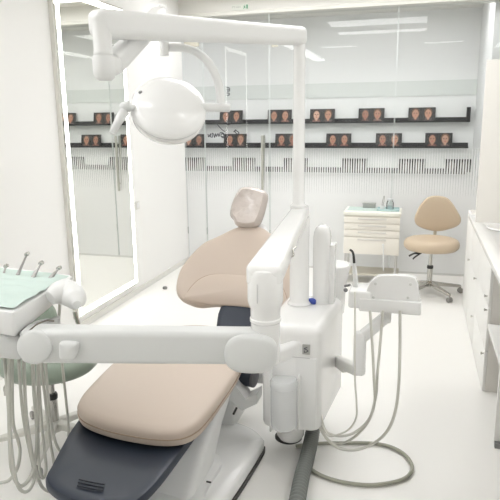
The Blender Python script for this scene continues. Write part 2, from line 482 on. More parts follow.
light(-4.6, -2.5, 6.8, 7.2, 'added glowing fill panel in the corridor, left one', FILLC)  # added corridor fill, partner of the right panel

# ------------------------------------------------------------------ mirror on left wall
t = thing('wall_mirror', 'tall rectangular wall mirror with glowing LED edge strips', 'mirror', (XL, 4.58, .12))
y0, y1, z0, z1 = 4.02, 5.10, .12, 2.655
b = newbm(); add_box(b, XL+.001, XL+.034, y0-.012, y1+.004, z0-.004, z1+.004)
obj('frame', b, mat('mirror_side', (.68,.67,.62), .4, metal=.1), t)
box_obj('mirror_glass', (XL+.034, XL+.040, y0, y1, z0, z1), MIRROR, t)
b = newbm(); xx0, xx1 = XL+.040, XL+.042; w = .042; g = .022
add_box(b, xx0, xx1, y0+g, y0+g+w, z0+.012, z1-.012); add_box(b, xx0, xx1, y1-.012-w, y1-.012, z0+.012, z1-.012)
add_box(b, xx0, xx1, y0+g+w, y1-.012-w, z0+.012, z0+.012+w); add_box(b, xx0, xx1, y0+g+w, y1-.012-w, z1-.012-w, z1-.012)
obj('led_strip', b, LEDM, t)
# wall socket and floor plug
t = thing('wall_socket', 'white square wall socket on the plain wall right of the mirror', 'socket', (XL, 5.25, .83))
box_obj('plate', (XL, XL+.008, 5.21, 5.29, .83, .91), mat('socket_white', (.72,.71,.67), .4), t, r=.002)
box_obj('rocker', (XL+.008, XL+.012, 5.225, 5.275, .845, .895), SATINW, t, r=.001)
b = newbm(); add_lathe(b, [(.0, 0), (.022, 0), (.024, .012), (.018, .026), (0, .028)], Matrix.Translation((-2.43, 5.35, 0)))
tag(obj('door_stop', b, mat('stop_metal', (.25,.25,.24), .4, metal=.5)), 'small round grey floor stop on the floor beside the left wall', 'door stop')

# ================================================================== DENTAL CHAIR
ch = thing('dental_chair', 'reclined tan patient chair with navy leg shell on white base', 'dental chair', (-1.05, 2.6, 0))
# floor plate
bo = [(-1.38,1.75),(-1.05,1.62),(-.80,1.78),(-.735,2.2),(-.70,2.62),(-.715,2.70),(-.80,2.78),(-.93,2.82),(-1.2,2.82),(-1.40,2.74),(-1.42,2.3)]
b = newbm(); add_slab(b, bo, [(0,.032),(.0,.066),(.006,.074),(.02,.08)], crown=.02)
bp = obj('base_plate', b, GLOSSW, ch)
b = newbm(); add_slab(b, bo, [(-.004,.001),(-.006,.030),(.004,.032)], crown=None); obj('rubber_edge', b, RUBBER, bp)
# lift arm: tapered sweeping cover from the floor plate up to the seat
b = newbm()
rings = []
for (yc, z, w, d) in ((2.16,.09,.36,.38),(2.22,.14,.35,.34),(2.40,.24,.33,.28),(2.60,.34,.33,.26),(2.72,.40,.34,.30),(2.74,.43,.35,.32)):
    rings.append([(-1.03+x, yc+y, z) for x, y in rrect(w, d, .05)])
skin_rings(b, rings); obj('lift_arm', b, SATINW, ch)
b = newbm(); add_slab(b, [(-1.30,1.80),(-1.05,1.74),(-.84,1.84),(-.83,2.2),(-.86,2.42),(-1.2,2.46),(-1.28,2.2)], [(0,.088),(0,.115),(.01,.125),(.03,.13)], crown=.01)
obj('base_cover', b, SATINW, ch)
b = newbm(); add_tube(b, [at(233.5,414,X=-.863), at(236.5,408,X=-.863)], .006, smooth=False); obj('slot', b, RUBBER, ch)
b = newbm(); add_tube(b, [at(206.5,481.5,Z=.137), at(211,482.5,Z=.137)], .004, smooth=False); obj('slot', b, RUBBER, ch)
# navy shell under the legs
sh = [(-1.385,2.75),(-1.415,2.30),(-1.375,2.02),(-1.335,1.87),(-1.295,1.74),(-1.27,1.665),(-1.215,1.615),(-1.13,1.58),(-1.03,1.565),(-.95,1.58),(-.885,1.62),(-.858,1.72),(-.850,1.9),(-.848,2.3),(-.85,2.75),(-.9,2.95),(-1.3,2.95)]
b = newbm(); add_slab(b, sh, [(.05,.352),(.018,.362),(.0,.385),(.0,.402),(.006,.414),(.018,.419),(.05,.412)], crown=-.006)
sc = obj('leg_shell', b, NAVY, ch)
b = newbm()
for k in range(3):
    p0 = at(79+k*-.8, 479.5+k*3.1, Z=.417); p1 = at(104.5+k*-.8, 484.5+k*3.1, Z=.417)
    add_tube(b, [p0, (p0+p1)/2+Vector((0,-.001,0)), p1], .003, seg=8)
obj('vent_slot', b, NAVYD, sc)
# seat and leg cushion
se = [(-1.40,3.02),(-1.45,2.75),(-1.445,2.5),(-1.42,2.24),(-1.395,2.11),(-1.355,2.035),(-1.29,1.985),(-1.18,1.950),(-1.06,1.935),(-.94,1.936),(-.855,1.965),(-.812,2.03),(-.798,2.14),(-.795,2.3),(-.80,2.56),(-.84,2.85),(-.90,3.05),(-1.05,3.13),(-1.25,3.13)]
b = newbm(); add_slab(b, se, [(.03,.425),(.006,.43),(.0,.442),(.002,.46),(-.001,.478),(.006,.492),(.018,.499),(.04,.503)], crown=.012, n=8)
cu = obj('seat_cushion', b, TAN, ch)
o2 = [(p.x, p.y) for p in catmull([(x,y,0) for x,y in se], 8, True)]
b = newbm(); add_tube(b, [(x, y, .459) for x, y in inset(o2, .0005)], .0026, seg=6, smooth=False, closed=True)
obj('piping', b, SEAM, cu)
# backrest: reclined plane
vv = Vector((0,.45,.53)).normalized(); nn = Vector((0,-vv.z,vv.y))
BM = Matrix((Vector((1,0,0)), vv, nn)).transposed().to_4x4(); BM.translation = Vector((-1.05,3.1,.5))
bk = [(-.06,.148),(-.172,.128),(-.238,.135),(-.305,.160),(-.342,.215),(-.350,.302),(-.338,.372),(-.300,.462),(-.238,.556),(-.150,.622),(-.075,.675),(-.02,.70),(.04,.705),(.12,.695),(.19,.65),(.30,.58),(.40,.49),(.438,.38),(.443,.28),(.42,.19),(.36,.145),(.27,.132),(.14,.140)]
def bwarp(p):      # dished across the width, wings curl forward
    x, y, z = p; u = (x-.047)/.4
    return (x, y, z+.045*u*u*(1 if y < .55 else max(0, 1-(y-.55)*5)))
b = newbm(); add_slab(b, bk, [(.05,-.075),(.015,-.068),(.0,-.05),(0,-.03),(.008,-.012),(.025,-.003),(.05,0)], BM, crown=.004, n=7, warp=bwarp)
bc = obj('backrest', b, TAN, ch)
# lumbar panel raised in lower middle
lb = [(-.265,.150),(-.255,.215),(-.215,.285),(-.15,.33),(-.06,.345),(.05,.347),(.16,.345),(.25,.33),(.31,.285),(.35,.215),(.36,.150),(.2,.142),(.05,.146),(-.12,.142)]
b = newbm(); add_slab(b, lb, [(.0,-.02),(.0,.0),(.004,.005),(.012,.009)], BM, crown=.022, n=6, warp=bwarp)
obj('lumbar_pad', b, TAN, bc)
lo = [(p.x, p.y) for p in catmull([(x,y,0) for x,y in lb[:12]][:11], 5)]
b = newbm(); add_tube(b, [BM @ Vector(bwarp((x, y, .001))) for x, y in lo], .0028, seg=6, smooth=False)
obj('seam', b, SEAM, bc)
# white hinge collar behind the neck and navy carrier below the backrest
b = newbm(); add_slab(b, [(-.06,.56),(.15,.56),(.13,.725),(-.04,.725)], [(.0,-.10),(0,-.05),(.01,-.045)], BM, crown=None); obj('neck_plate', b, SATINW, ch)
b = newbm()
rings = []
for (yc, z, w, d) in ((2.98,.40,.30,.16),(3.05,.47,.32,.16),(3.12,.56,.34,.13),(3.22,.65,.32,.10),(3.36,.80,.26,.07)):
    rings.append([(-.935+x*(1), yc+y+.085, z) for x, y in rrect(w, d, .04)])
skin_rings(b, rings); obj('back_carrier', b, NAVY, ch)
# headrest wrapped in film
HM = axis_matrix((-1.027,3.60,1.143), (0,-.92,.38), (1,0,-.035))
b = newbm()
hd = [(-.088,-.098),(-.06,-.132),(.02,-.138),(.075,-.118),(.098,-.06),(.110,.02),(.112,.080),(.082,.110),(.0,.128),(-.060,.120),(-.092,.080),(-.115,.0),(-.115,-.065)]
add_slab(b, hd, [(.035,-.055),(.01,-.045),(0,-.02),(0,.01),(.008,.03),(.024,.042)], HM, crown=-.012, n=6)
hr = obj('headrest', b, HEADM, ch)
b = newbm(); add_tube(b, [(-1.02,3.60,1.04),(-1.02,3.66,1.0),(-1.02,3.60,.93)], .022); obj('headrest_stem', b, CHROME, ch)
# side pivot: navy drum with grey cap and white side bracket
b = newbm(); add_lathe(b, [(0,0),(.047,0),(.05,.006),(.05,.09),(.046,.096),(0,.096)], axis_matrix((-.875,2.78,.375), (1,-.15,-.05))); obj('pivot_drum', b, NAVY, ch)
b = newbm(); add_lathe(b, [(0,0),(.05,0),(.048,.012),(.035,.016),(0,.016)], axis_matrix((-.778,2.765,.370), (1,-.15,-.05))); obj('pivot_cap', b, mat('pivot_grey', (.12,.12,.13), .4), ch)
b = newbm()
q = [at(228,372,Y=2.68), at(247,398,Y=2.68), at(258,392,Y=2.68), at(258,402,Y=2.68), at(243,409,Y=2.68), at(222,390,Y=2.68)]
add_slab(b, [(p.x, p.z) for p in q], [(0,0),(0,.10)], Matrix(((1,0,0,0),(0,0,1,2.66),(0,1,0,0),(0,0,0,1))), crown=None, smooth=False)
obj('side_bracket', b, SATINW, ch)

# ================================================================== DENTAL UNIT (box, tower, bowl)
un = thing('dental_unit', 'white box unit with cuspidor bowl and columns beside the chair', 'dental unit', (-.545, 2.86, .0))
ux0, ux1, uy0, uy1 = -.69, -.405, 2.59, 3.12
def rpoly(P, R_, k=6):
    out = []; n = len(P)
    for i in range(n):
        a, p, c = Vector(P[i-1]), Vector(P[i]), Vector(P[(i+1)%n]); r_ = R_ if isinstance(R_, (int, float)) else R_[i]
        u = (a-p).normalized(); w_ = (c-p).normalized(); ang = u.angle(w_); t_ = r_/math.tan(ang/2)
        cen = p+(u+w_).normalized()*(r_/math.sin(ang/2)); s0 = p+u*t_; s1 = p+w_*t_
        a0 = math.atan2(s0.y-cen.y, s0.x-cen.x); a1 = math.atan2(s1.y-cen.y, s1.x-cen.x); da = (a1-a0+PI) % (2*PI)-PI
        out += [(cen.x+r_*math.cos(a0+da*j/k), cen.y+r_*math.sin(a0+da*j/k)) for j in range(k+1)]
    return out
hb = rpoly([(-.690,2.575),(-.402,2.590),(-.355,3.14),(-.665,3.12)], [.05,.055,.05,.05])
b = newbm(); add_slab(b, hb, [(.02,.205),(.006,.209),(0,.222),(0,.695),(.004,.712),(.013,.726),(.026,.734),(.04,.736)], crown=0, smooth=False); obj('housing', b, GLOSSW, un)
b = newbm(); add_box(b, ux0+.15, ux1-.012, uy0-.006, uy0+.01, .225, .585, r=.004, seg=2); obj('front_cover', b, SATINW, un)
# front panel seam recess around the unit
b = newbm(); add_box(b, ux0+.14, ux1-.045, uy0-.0075, uy0-.004, .586, .589)
obj('seam_line', b, mat('seam_grey', (.5,.5,.5), .5), un)
# badge plate
lg = at(306.5,349,Y=uy0-.002)
bd = box_obj('badge', (lg.x-.018, lg.x+.018, uy0-.012, uy0-.001, lg.z-.024, lg.z+.024), mat('badge_silver', (.42,.42,.40), .35, metal=.3), un, label='small silver badge with a curved mark')
b = newbm()
add_tube(b, [(lg.x+.006, uy0-.0125, lg.z+.012), (lg.x-.009, uy0-.0125, lg.z+.006), (lg.x+.001, uy0-.0125, lg.z+.001), (lg.x+.009, uy0-.0125, lg.z-.006), (lg.x-.004, uy0-.0125, lg.z-.013)], .0022, seg=6)
add_tube(b, [(lg.x-.008, uy0-.0125, lg.z-.016), (lg.x-.008, uy0-.0125, lg.z-.004)], .002, seg=6, smooth=False)
obj('mark', b, INK, bd)
# frosted canister on the front
cc = at(285,400,Y=2.57)
b = newbm(); add_lathe(b, [(0,.232),(.05,.232),(.062,.244),(.064,.262),(.064,.45),(.058,.463),(.05,.468),(0,.468)], Matrix.Translation((cc.x,2.55,0)), seg=36)
cn = obj('canister', b, CANI, un, label='frosted translucent canister')
b = newbm(); add_lathe(b, [(0,.44),(.058,.44),(.066,.447),(.067,.475),(.058,.488),(0,.49)], Matrix.Translation((cc.x,2.55,0)), seg=36); obj('canister_lid', b, CANI, cn)
b = newbm(); add_box(b, cc.x-.074, cc.x-.060, 2.545, 2.60, .20, .56, r=.005); add_box(b, cc.x+.062, cc.x+.072, 2.555, 2.60, .22, .50, r=.004); obj('canister_holder', b, SATINW, un)
# drain cap beneath
b = newbm(); add_lathe(b, [(0,.088),(.03,.088),(.056,.096),(.070,.118),(.073,.205),(0,.21)], Matrix.Translation((-.565,2.70,0)), seg=36); dc = obj('drain_cap', b, GLOSSW, un)
b = newbm(); add_lathe(b, [(0,.078),(.056,.078),(.070,.088),(.070,.094),(0,.094)], Matrix.Translation((-.578,2.712,0)), seg=36); obj('rubber_rim', b, RUBBER, dc)
# mounting foot carrying the unit from the chair's floor plate
b = newbm(); add_box(b, -.93, -.60, 3.0, 3.08, .22, .29, r=.02); add_box(b, -.97, -.89, 2.76, 3.07, .05, .29, r=.02); obj('mount', b, SATINW, un)
# columns on the top
b = newbm(); add_lathe(b, [(0,.725),(.060,.725),(.062,.742),(.055,.75),(.0505,.756),(.0505,1.20),(0,1.20)], Matrix.Translation((-.572,2.945,0)), seg=40); obj('arm_column', b, GLOSSW, un)
tw = at(321.5,300,Y=3.0)
b = newbm()
rings = [[(tw.x+x*1, 3.0+y, z) for x, y in rrect(.088-2*d, .11-2*d, max(.036-d,.004))] for z, d in ((.72,0),(1.09,0),(1.115,.003),(1.135,.010),(1.148,.022),(1.154,.036))]
skin_rings(b, rings); tb = obj('water_tower', b, GLOSSW, un)
b = newbm()
rings = [[(tw.x+.052+x, 3.02+y, z) for x, y in rrect(.03, .09, .012)] for z in (.72,1.02,1.05)]
skin_rings(b, rings); obj('tower_side', b, GLOSSW, tb)
# cuspidor bowl
b = newbm(); add_lathe(b, [(0,.62),(.05,.62),(.056,.73),(.062,.80),(.075,.862),(.083,.895),(.080,.902),(.074,.897),(.06,.86),(.03,.835),(0,.832)], axis_matrix((-.415,3.215,0),(0,-.03,1)), seg=40); obj('cuspidor_bowl', b, GLOSSW, un)
b = newbm(); add_tube(b, [(-.44,3.10,.60),(-.43,3.15,.63),(-.415,3.13,.68)], .03); obj('bowl_support', b, GLOSSW, un)
# small blue cap lying on top
t = thing('spray_nozzle', 'small blue spray nozzle with yellow tip lying on the white unit top', 'nozzle', at(313,304,Z=.735))
p = at(313,304,Z=.735)
b = newbm(); add_lathe(b, [(0,-.021),(.013,-.021),(.0155,-.014),(.0155,.012),(.011,.02),(0,.021)], axis_matrix((p.x,p.y,.735+.0155),(1,-.3,0)), seg=20); obj('body', b, BLUE, t)
b = newbm(); add_lathe(b, [(0,0),(.009,0),(.010,.006),(.006,.022),(0,.024)], axis_matrix((p.x+.018,p.y+.01,.751),(.5,.5,.5)), seg=16); obj('tip', b, YEL, t)
b = newbm(); add_tube(b, [(p.x-.012,p.y+.012,.758),(p.x+.004,p.y+.022,.768)], .006, smooth=False); obj('stub', b, GREYW, t)

# ================================================================== DELIVERY UNIT (arms and tray head)
de = thing('delivery_unit', 'white double-arm instrument delivery unit reaching to the left tray', 'instrument delivery unit', (-.575, 2.945, 1.165))
A0 = Vector((-.580,3.03,1.225)); A1 = Vector((-.475,1.815,1.185))
b = newbm(); add_beam(b, A0, A1, .088, .06, .122, .075, r=.018, round0=.03, round1=.035); ua = obj('upper_arm', b, GLOSSW, de)
b = newbm(); cl = at(293,254,Y=2.15)
add_tube(b, [at(296,247,D=2.28), at(293,250,D=2.26), at(293.5,255,D=2.24), at(291,257,D=2.24)], .004, seg=8); obj('cable_clip', b, CHROME, ua)
jx, jy = -.478, 1.862
b = newbm(); add_lathe(b, [(0,1.210),(.035,1.210),(.052,1.203),(.060,1.187),(.0605,1.10),(.058,1.085),(.051,1.068),(.0505,1.035),(.0535,1.032),(.0535,1.022),(.050,1.018),(.050,.875),(0,.875)], Matrix.Translation((jx,jy,0)), seg=48); vj = obj('joint', b, GLOSSW, de)
b = newbm(); add_tube(b, [(jx-.012, jy-.0605, z) for z in (1.165,1.13,1.10)], .0012, seg=6); obj('seam', b, mat('seam_grey', (.5,.5,.5), .5), vj)
DL = 2.027
L0 = at(262,346.5,D=DL); L1 = at(24,343,D=DL)
ax = (L1-L0).normalized()
nrm = -Vector((ray(150,345)).normalized()); nrm = (nrm-ax*nrm.dot(ax)); nrm.z *= .3; nrm = (nrm-ax*nrm.dot(ax)).normalized()
b = newbm()
a0 = L0+Vector((0,0,.004))
add_beam(b, a0, L1, .085, .116, .09, .120, r=.020, round0=.02, round1=.02); lw = obj('lower_arm', b, GREYW, de)
upv = ax.cross(nrm); upv = upv if upv.z > 0 else -upv
def plane_M(o): 
    M = Matrix((-ax, upv, nrm)).transposed().to_4x4(); M.translation = o; return M
# big oval cap at the joint
oc = at(251,350,D=DL) + nrm*.04
ov = [(.089*math.copysign(abs(math.cos(a))**.72, math.cos(a)), .066*math.copysign(abs(math.sin(a))**.8, math.sin(a))) for a in [2*PI*k/28 for k in range(28)]]
b = newbm(); add_slab(b, ov, [(0,-.02),(0,.012),(.004,.020),(.012,.025)], plane_M(oc), crown=.006, n=2); obj('oval_cap', b, GREYW, lw)
# round cap at the far end
rc = at(40,343,D=DL) + nrm*.045
b = newbm(); add_lathe(b, [(0,-.06),(.058,-.06),(.058,.010),(.055,.016),(.049,.020),(0,.023)], plane_M(rc), seg=48); rcap = obj('round_cap', b, GREYW, lw)
# brake nub
nb = at(74,347,D=DL) + nrm*.042
b = newbm(); add_slab(b, [(-.030,.026),(-.018,.034),(.018,.033),(.032,.026),(.028,.0),(.014,-.026),(-.018,-.030),(-.030,-.018)], [(0,0),(0,.02),(.005,.028),(.012,.031)], plane_M(nb), crown=.003); obj('brake_knob', b, GREYW, lw)
b = newbm()
for s in (-1,1):
    c0 = at(68.5+s*2.3,334,D=DL)+nrm*.0455; add_lathe(b, [(0,0),(.0055,0),(.0055,.0015),(0,.0015)], plane_M(c0), seg=12)
obj('arrow_mark', b, mat('mark_grey', (.45,.46,.46), .5), lw)
# elbow bracket from joint towards the unit
b = newbm(); add_beam(b, at(272,357,D=2.07), at(296,347,D=2.30), .05, .06, .04, .05, r=.014, round0=.014, round1=.012); obj('elbow', b, SATINW, de)
# tray head support under the tray
b = newbm(); add_beam(b, at(30,343,D=2.08), at(-20,338,D=2.06), .12, .10, .14, .09, r=.03, round0=.03, round1=.03); obj('head_mount', b, GREYW, de)
b = newbm(); add_tube(b, [at(29,331,D=1.98), at(36,325,D=1.99), at(45,321,D=2.0), at(54,321,D=2.02)], .0028, seg=8); obj('trim_wire', b, mat('brass_trim', (.14,.12,.09), .4), de)
b = newbm(); add_slab(b, [(p.x,p.y) for p in (at(24,333,Z=.985), at(38,324,Z=.985), at(54,321,Z=.985), at(60,330,Z=.94), at(30,340,Z=.94))], [(0,.93),(0,.99),(.006,.996)], crown=0); obj('mount_cover', b, GREYW, de)
# tray body
tp = rpoly([(-1.262,1.575),(-1.325,2.05),(-2.0,2.15),(-2.0,1.66)], [.012,.05,.03,.03])
b = newbm()
o3 = tp
def side(pts, z): return [(x, y, z) for x, y in pts]
low = inset(tp, .012)
def trwarp(p):
    x, y, z = p
    if z < 1.07:
        f = max(0, min(1, (y-1.60)/.45)); z = z + f*.035   # underside rises toward the back
    return (x, y, z)
add_slab(b, tp, [(.04,.985),(.014,.990),(.004,1.003),(0,1.03),(0,1.072),(.003,1.078),(.010,1.081)], crown=None, smooth=False, warp=trwarp)
tr = obj('tray_body', b, SATINW, de)
# grip handle at the right rear corner
b = newbm()
g = [at(50,298,D=2.12), at(57,294,D=2.14), at(65,292,D=2.16), at(72,295,D=2.15), at(76,300,D=2.12), at(77,305,D=2.09)]
add_tube(b, g, [.026,.042,.048,.047,.038,.016], seg=28, n=8)
obj('grip', b, SATINW, tr)
# crumpled mint paper on the tray
b = newbm(); nx, ny = 46, 40
cor = [Vector((-1.95,1.66,0)), Vector((-1.274,1.592,0)), Vector((-1.332,2.015,0)), Vector((-1.97,2.10,0))]
from mathutils import noise
grid = []
for j in range(ny+1):
    row = []
    for i in range(nx+1):
        s, t_ = i/nx, j/ny
        p = cor[0]*(1-s)*(1-t_)+cor[1]*s*(1-t_)+cor[2]*s*t_+cor[3]*(1-s)*t_
        z = 1.0835 + .012*abs(noise.noise(p*6)) + .012*abs(noise.noise(Vector((p.x*5+p.y*6, p.y*12, 2))))
        z += .016*math.exp(-((p.y-1.80-.10*(p.x+1.6))/.018)**2)*math.exp(-((p.x+1.62)/.18)**2)
        row.append(b.verts.new((p.x, p.y, z)))
    grid.append(row)
for j in range(ny):
    for i in range(nx): b.faces.new((grid[j][i], grid[j][i+1], grid[j+1][i+1], grid[j+1][i]))
bmesh.ops.solidify(b, geom=b.faces[:], thickness=.001)
tag(obj('tray_paper', b, MINT, angle=60), 'creased mint green paper sheet spread on the instrument tray', 'paper')

# instruments standing behind the tray with their hoses looping beneath
def poly3(pts, ds):
    out = []
    for i, (px, py) in enumerate(pts):
        t_ = i/(len(pts)-1)*(len(ds)-1); k = min(int(t_), len(ds)-2)
        out.append(at(px, py, D=ds[k]+(ds[k+1]-ds[k])*(t_-k)))
    return out
INS = [
 ((3,276),(6,266), 'steel handpiece at the left edge behind the mint paper', [(1,325),(4,355),(8,400),(11,445),(16,480),(22,491),(29,490),(34,480),(33,466),(26,433),(22,405),(19,365),(18,330)], .0062),
 ((19,272),(27,254), 'tallest steel handpiece rising behind the mint paper', [(7,325),(9,360),(9,400),(10,444),(12,470),(20,486),(31,476),(36,455),(37,430),(34,390),(32,350),(31,330)], .0072),
 ((36,272),(41,263), 'short steel handpiece between its two neighbours behind the mint paper', [(22,330),(24,370),(26,411),(29,436),(34,463),(41,485),(50,492),(57,489),(55,470),(50,440),(46,405),(42,370),(40,340)], .0066),
 ((54,274),(59,268), 'small bent steel instrument at the right end behind the mint paper', [(44,335),(46,370),(49,405),(53,432),(57,446),(62,452),(67,446),(68.5,428),(66,400),(62,362),(59,325),(59,300)], .006),
]
for k, (p0, p1, lab, hp, hr_) in enumerate(INS):
    a = at(*p0, D=2.42-.02*k); c = at(*p1, D=2.44-.02*k)
    t = thing('dental_handpiece', lab, 'dental instrument', a, 'handpieces hanging on the delivery unit')
    dirv = (c-a).normalized()
    b = newbm(); add_tube(b, [a-dirv*.10, a-dirv*.02, a+dirv*.01, c-dirv*.02, c], [.009,.0085,.0055,.004,.005], seg=14); obj('body', b, STEEL, t)
    b = newbm(); add_lathe(b, [(0,-.009),(.0075,-.009),(.0085,0),(.0075,.010),(0,.010)], axis_matrix(c, (1,-.3,.5)), seg=16); obj('head', b, CHROME, t)
    b = newbm(); w = poly3(hp, [[2.16,2.05,2.14,2.26,2.20,2.18],[2.16,2.05,2.14,2.26,2.20,2.18],[2.18,2.12,2.22,2.60,2.75,2.55,2.3],[2.30,2.35,2.7,2.8,2.6,2.3]][k])
    w = w + [w[-1]*.5+(a-dirv*.10)*.5+Vector((0,0,-.01)), a-dirv*.10] if k != 0 else w + [a-dirv*.10]
    add_tube(b, w, hr_, seg=10, n=8); obj('hose', b, HOSE, t)
# two further hoses without visible instruments
def hose(label, cat, pts, ds, r, m, name='instrument_hose', group=None):
    b = newbm(); add_tube(b, poly3(pts, ds), r, seg=10, n=8); return tag(obj(name, b, m), label, cat, group)
hose('grey hose crossing diagonally to the left edge beneath the tray', 'hose', [(12,330),(12,380),(13,422),(18,440),(20,452),(17,469),(9,480),(0,483),(-10,486)], [2.1,2.35], .0065, HOSE)
hose('short grey hose hanging straight down left of the round arm cap', 'hose', [(37,335),(38,375),(38,411),(38,440),(39.5,467),(43,478),(46,470),(45,455),(42,430),(40,400),(38,360),(37,340)], [2.2,2.4,2.3], .006, HOSE)

# ================================================================== OPERATING LAMP
la = thing('operating_lamp', 'white operating lamp with round head on pole and jointed arms', 'dental lamp', (-.575,2.945,1.20))
px_, py_ = -.575, 2.93
b = newbm(); add_lathe(b, [(0,1.23),(.040,1.23),(.041,1.262),(.036,1.267),(.0295,1.276),(.0285,2.04),(0,2.04)], Matrix.Translation((px_,py_,0)), seg=32); obj('pole', b, GLOSSW, la)
TR = Vector((px_+.012,py_+.02,2.075)); TL = at(101,24,D=1.93)
b = newbm(); add_beam(b, TR, TL+(TL-TR).normalized()*.035, .075, .085, .085, .093, r=.030, round0=.03, round1=.035); obj('top_arm', b, SATINW, la)
b = newbm(); jt = at(102.5,40,D=1.93)
add_lathe(b, [(0,TL.z),(.030,TL.z),(.030,TL.z-.085),(.0315,TL.z-.088),(.0315,TL.z-.096),(.030,TL.z-.1),(0,TL.z-.1)], Matrix.Translation((jt.x,jt.y,0)), seg=32); obj('drop_joint', b, SATINW, la)
b = newbm()
add_lathe(b, [(0,TL.z-.1),(.034,TL.z-.1),(.037,TL.z-.108),(.037,TL.z-.15),(.033,TL.z-.168),(.022,TL.z-.178),(0,TL.z-.18)], Matrix.Translation((jt.x,jt.y,0)), seg=32)
add_beam(b, at(101,64,D=1.93), at(119,66,D=1.99), .06, .065, .05, .06, r=.02); obj('elbow_housing', b, SATINW, la)
S0 = at(112,65,D=1.98); S1 = at(161,14,D=2.38)
b = newbm(); add_beam(b, S0, S1, .066, .072, .066, .072, r=.022, round0=.015, round1=.03); obj('spring_arm', b, SATINW, la)
b = newbm()
s2 = at(164.5,14,D=2.40); s3 = at(164.5,56,D=2.40)
add_lathe(b, [(0,s3.z),(.017,s3.z),(.0185,s3.z+.004),(.0185,s2.z+.01),(.012,s2.z+.03),(0,s2.z+.032)], Matrix.Translation((s3.x,s3.y,0)), seg=24); obj('head_spindle', b, GLOSSW, la)
b = newbm(); add_tube(b, [at(169,47.5,D=2.40), at(183,48,D=2.41), at(196,52,D=2.42), at(207,61,D=2.43), at(214,72,D=2.44), at(219,86,D=2.45), at(221.3,106,D=2.45)], [.016,.016,.016,.0165,.017,.018,.018], seg=20); obj('curved_yoke', b, SATINW, la)
b = newbm(); add_beam(b, at(230,108,D=2.45), at(196,107,D=2.42), .034, .034, .034, .034, r=.013, round0=.005, round1=.004); obj('cross_bar', b, SATINW, la)
LC = at(169,107.5,D=2.40)
toeye = (EYE-LC).normalized()
ln = (toeye*.78 + Vector((.10,0,.62))).normalized()
LM = axis_matrix(LC, ln, (1,.27,-.18))
b = newbm(); add_lathe(b, [(0,-.064),(.108,-.064),(.138,-.058),(.149,-.046),(.1525,-.026),(.1530,-.012),(.1510,-.010),(.1510,-.006),(.1525,-.004),(.1515,.003),(.143,.013),(.126,.025),(.104,.036),(.072,.046),(.036,.052),(0,.053)], LM, seg=64); lh = obj('lamp_head', b, GLOSSW, la)
b = newbm(); add_lathe(b, [(.1511,-.0102),(.1519,-.0096),(.1519,-.0064),(.1511,-.0058)], LM, seg=64); obj('rim_seam', b, mat('seam_grey', (.5,.5,.5), .5), lh)
b = newbm(); add_lathe(b, [(0,-.068),(.10,-.068),(.104,-.062),(0,-.062)], LM, seg=48); obj('lens', b, mat('lamp_lens', (.75,.77,.78), .1), lh)
b = newbm(); Lp = LM @ Vector((-.122, .022, .0265)); add_lathe(b, [(0,-.004),(.008,-.004),(.008,.002),(0,.003)], axis_matrix(Lp, ln+(LM.to_3x3() @ Vector((-.5,.2,0)))), seg=14); obj('sensor', b, GREYM, lh)
b = newbm(); add_tube(b, [at(112,134,D=2.30), at(118,122,D=2.31), at(124,112,D=2.33)], [.013,.017,.020], seg=18)
add_lathe(b, [(0,-.02),(.018,-.02),(.022,-.01),(.022,.012),(.016,.02),(0,.02)], axis_matrix(at(126,107,D=2.34), (.8,.2,.3)), seg=20)
obj('handle', b, GREYW, la)
b = newbm(); add_tube(b, [at(124,108,D=2.33), at(140,107,D=2.37), at(150,107,D=2.40)], .011); obj('handle_stem', b, SATINW, la)

# ================================================================== ASSISTANT UNIT
YA = 2.74
asu = thing('assistant_unit', 'white assistant instrument holder on bent arm right of the box unit', 'instrument holder', (-.23, YA, .40))
p0 = at(338,361,Y=2.95); p1 = at(344,364,Y=2.88); p2 = at(358,376,Y=YA+.02)
b = newbm(); add_beam(b, p0, Vector((p1.x+.01,p1.y-.02,p1.z-.01)), .04, .06, .04, .055, r=.008, round0=.004, round1=.004)
add_beam(b, p1+Vector((-.01,.01,0)), p2+Vector((0,0,.03)), .045, .055, .05, .055, r=.010, round0=.004, round1=.006); obj('wall_arm', b, mat('pale_band', (.80,.80,.77), .4), asu)
pa = at(360,341,Y=YA); pb = at(360,374,Y=YA)
b = newbm()
skin_rings(b, [[(pa.x+x, YA+y, z) for x, y in rrect(.058-2*d, .06-2*d, .016)] for z, d in ((pb.z,.008),(pb.z+.008,0),(pa.z+.03,0),(pa.z+.045,.008))]); obj('post', b, GLOSSW, asu)
b = newbm(); add_beam(b, at(357,341,Y=YA), at(387,316,Y=YA+.03), .055, .052, .05, .05, r=.012, round0=.012, round1=.006)
qz = at(386,312,Y=YA+.03); add_beam(b, qz-Vector((0,0,.05)), qz+Vector((0,0,.05)), .05, .05, .05, .05, r=.012, up=(0,1,0), round0=.008, round1=.004); obj('riser_arm', b, GLOSSW, asu)
# holder plate facing the room
def P(px, py, yy=YA-.02): p = at(px, py, Y=yy); return (p.x, p.z)
plate = [P(366,301),P(366,294),P(369,284),P(377,276.5),P(390,275.2),P(405,275.6),P(415,278),P(418,285),P(419,292),P(420.5,301),P(418,304),P(395,304.5),P(370,304.5)]
XZ = Matrix(((1,0,0,0),(0,0,-1,YA-.02),(0,1,0,0),(0,0,0,1)))
b = newbm(); add_slab(b, plate, [(.004,-.03),(0,-.026),(0,-.004),(.004,0)], XZ, crown=None, n=4); hp = obj('holder_plate', b, GLOSSW, asu)
for q in ((375.5,284),(410.5,284.5),(373.5,297.5),(408,297.8)):
    p = at(*q, Y=YA-.024); b = newbm(); add_lathe(b, [(0,-.001),(.0065,-.001),(.0065,.0022),(.004,.003),(0,.003)], axis_matrix((p.x,YA-.021,p.z),(0,-1,0)), seg=14)
    obj('screw', b, mat('screw_grey', (.62,.62,.60), .4), hp)
